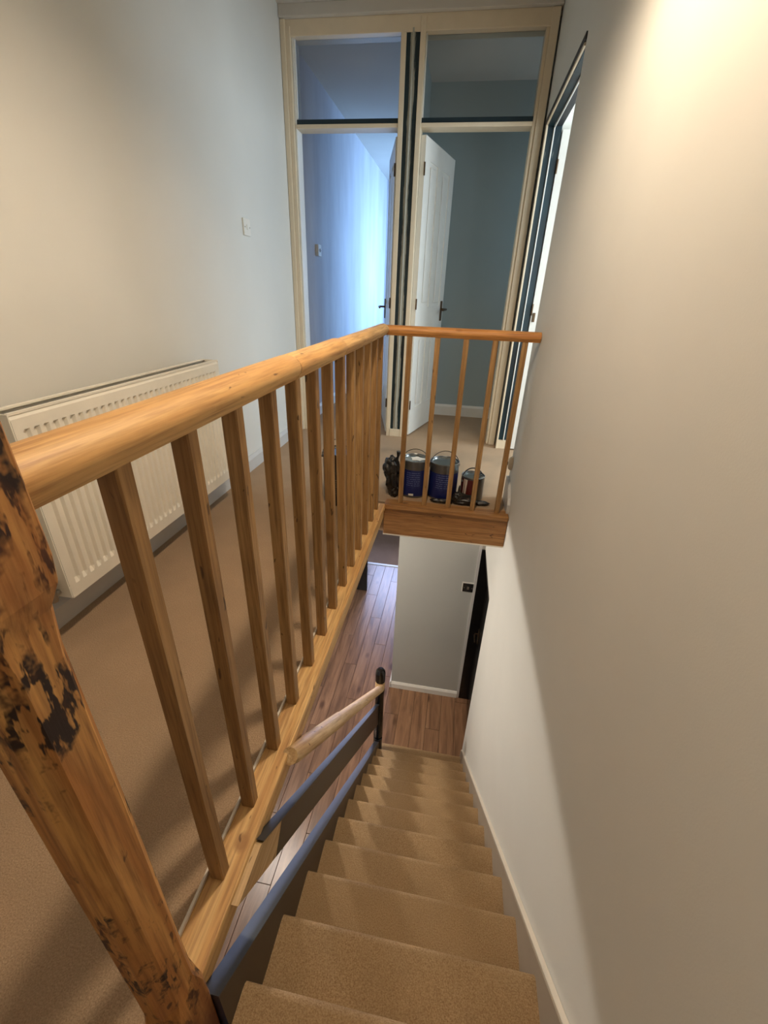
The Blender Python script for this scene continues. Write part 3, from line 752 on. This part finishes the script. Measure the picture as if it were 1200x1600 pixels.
k.col(k.mix(k.ramp(nn, [(.56, (0, 0, 0)), (.6, (1, 1, 1))]), sr(84, 22, 16), sr(206, 196, 184))); M['redlabel'] = k.m
M['blacklabel'] = m_label('black_printed_label', sr(22, 18, 18), sr(150, 140, 126))
def paint_tin(c, R, H, label_mat, label, lab0, lab1, swing, hy=.0, hr=None, arc=None, handle_r=.0022, dark=False):
    x, y = c
    t = thing('paint_tin', (x, y, 0.002), label, 'paint tin', group='paint tins on the landing')
    z = .002
    bm = bmesh.new()
    lathe(bm, x, y, [(R*.97, z), (R, z+.004), (R, z+H-.008), (R*1.02, z+H-.005), (R*1.02, z+H), (R*.97, z+H+.002), (R*.93, z+H-.002), (R*.93, z+H-.012)], 36, True)
    obj('body', bm, 'wire' if dark else 'tin', t, True)
    bm = bmesh.new(); lathe(bm, x, y, [(R*.93, z+H-.012), (R*.90, z+H-.003), (R*.84, z+H-.002), (R*.80, z+H-.009), (0, z+H-.009)], 36, False)
    obj('lid', bm, 'lid', t, True)
    bm = bmesh.new()
    if arc:
        an = [math.radians(arc[0]+(arc[1]-arc[0])*j/12) for j in range(13)]
        lo_ = [bm.verts.new((x+R*1.006*math.cos(a), y+R*1.006*math.sin(a), z+lab0)) for a in an]
        hi_ = [bm.verts.new((x+R*1.006*math.cos(a), y+R*1.006*math.sin(a), z+lab1)) for a in an]
        for j in range(12): bm.faces.new((lo_[j], lo_[j+1], hi_[j+1], hi_[j]))
    else:
        lathe(bm, x, y, [(R*1.004, z+lab0), (R*1.004, z+lab1)], 36, False)
    obj('paper_label', bm, label_mat, t, True, origin=(x, y, 0))
    hr = hr or R*1.05; ca, sa = math.cos(swing), math.sin(swing)
    bm = bmesh.new(); pts = []
    for j in range(17):
        a = math.pi*j/16; u = math.cos(a)*hr; h = math.sin(a)*hr*.95
        pts.append((x+u*ca + h*sa*hy*-1, y+u*sa + h*ca*hy, z+H-.03+h*math.sqrt(max(0, 1-hy*hy))))
    tube(bm, pts, handle_r, 6); obj('wire_handle', bm, 'wire', t, True)
    for s in (-1, 1):
        bm = bmesh.new(); px, py = x+s*hr*ca*.985, y+s*hr*sa*.985
        lathe(bm, px, py, [(.006, z+H-.036), (.008, z+H-.03), (.006, z+H-.024)], 10, True, True); obj('handle_ear', bm, 'tin', t, True)
    return t
t1 = paint_tin((-.200, 2.507), .082, .232, 'bluelabel', 'blue-labelled paint tin nearest the crumpled black bag', .012, .178, .05, .25)
bx('barcode_patch', (-.223, -.193, 2.4225, 2.4245, .018, .030), 'plastic', t1)
bm = bmesh.new()
ring = [bm.verts.new((-.190+.042*math.cos(a)*(1+.25*math.sin(3*a+1)), 2.515+.03*math.sin(a)*(1+.2*math.sin(5*a)), .2275)) for a in [j*math.pi/12 for j in range(24)]]
f_ = bm.faces.new(ring); ex_ = bmesh.ops.extrude_face_region(bm, geom=[f_])
for v in ex_['geom']:
    if isinstance(v, bmesh.types.BMVert): v.co.z -= .003
obj('paint_smear', bm, 'white', t1)
t2 = paint_tin((-.022, 2.515), .088, .228, 'bluelabel', 'blue-labelled paint tin between the other blue tin and small tin', .012, .172, .35, .15)
t3 = paint_tin((.158, 2.525), .070, .150, 'redlabel', 'small grey paint tin with red-brown label and white drips', .045, .138, .5, .35, handle_r=.004, arc=(-190, -85))
t4 = paint_tin((-.62, 2.30), .095, .31, 'blacklabel', 'tall dark paint tin seen between the balusters', .02, .25, .3, .2, dark=True)
# crumpled black bin bags
k = NT('black_polythene', .28); k.col(k.ramp(k.noise(k.coord(), 30, 4), [(.3, sr(12, 11, 11)), (.7, sr(46, 40, 34))]))
k.bump(k.noise(k.coord(), 60, 4, .6), .5, .006); M['bag'] = k.m
def crumple(name, blobs, label, seed, knot=None):
    rnd = random.Random(seed); bm = bmesh.new()
    from mathutils import noise as mn
    for (c, r) in blobs:
        res = bmesh.ops.create_icosphere(bm, subdivisions=4, radius=1.0)
        off = Vector((rnd.random()*9, rnd.random()*9, rnd.random()*9))
        for v in res['verts']:
            d = v.co.copy()
            f = 1+.30*mn.noise(d*2.2+off)+.16*abs(mn.noise(d*5.5+off))+.08*mn.noise(d*12+off)
            v.co = Vector((c[0]+d.x*r[0]*f, c[1]+d.y*r[1]*f, max(.003, c[2]+d.z*r[2]*f)))
    o = obj(name, bm, 'bag', label=label, cat='bag', group='black bin bags by the tins')
    for p in o.data.polygons: p.use_smooth = True
    if knot:
        bm = bmesh.new(); tube(bm, knot, .012, 8, rr=[.013, .007, .010, .014][:len(knot)]); obj('tied_neck', bm, 'bag', o, True)
    return o
crumple('bin_bag', [((-.338, 2.465, .165), (.050, .055, .075)), ((-.325, 2.45, .09), (.040, .045, .09)), ((-.312, 2.44, .03), (.026, .035, .04))], 'crumpled black bin bag leaning left of the blue tins', 11,
        [(-.312, 2.46, .225), (-.302, 2.455, .25), (-.300, 2.45, .265), (-.298, 2.45, .285)])
crumple('bin_bag', [((.076, 2.415, .034), (.030, .026, .040)), ((.12, 2.412, .02), (.075, .024, .022)), ((.083, 2.43, .065), (.010, .016, .045)), ((.215, 2.43, .012), (.05, .02, .014)), ((-.02, 2.402, .012), (.06, .014, .015))],
        'flattened black bin bag lying around the small grey tin', 5)
# rubber door stop behind the open white door
bm = bmesh.new(); prism(bm, [(4.24, 0), (4.34, 0), (4.34, .05), (4.31, .06), (4.24, .012)], 'x', -.285, -.235)
ds = obj('door_wedge', bm, 'black', label='black rubber wedge at the foot of the open white door', cat='door stop')
bm = bmesh.new(); lathe(bm, -.26, 4.33, [(.02, .05), (.014, .06), (.014, .10), (.018, .11), (0, .115)], 14); obj('knob', bm, 'black', ds, True)
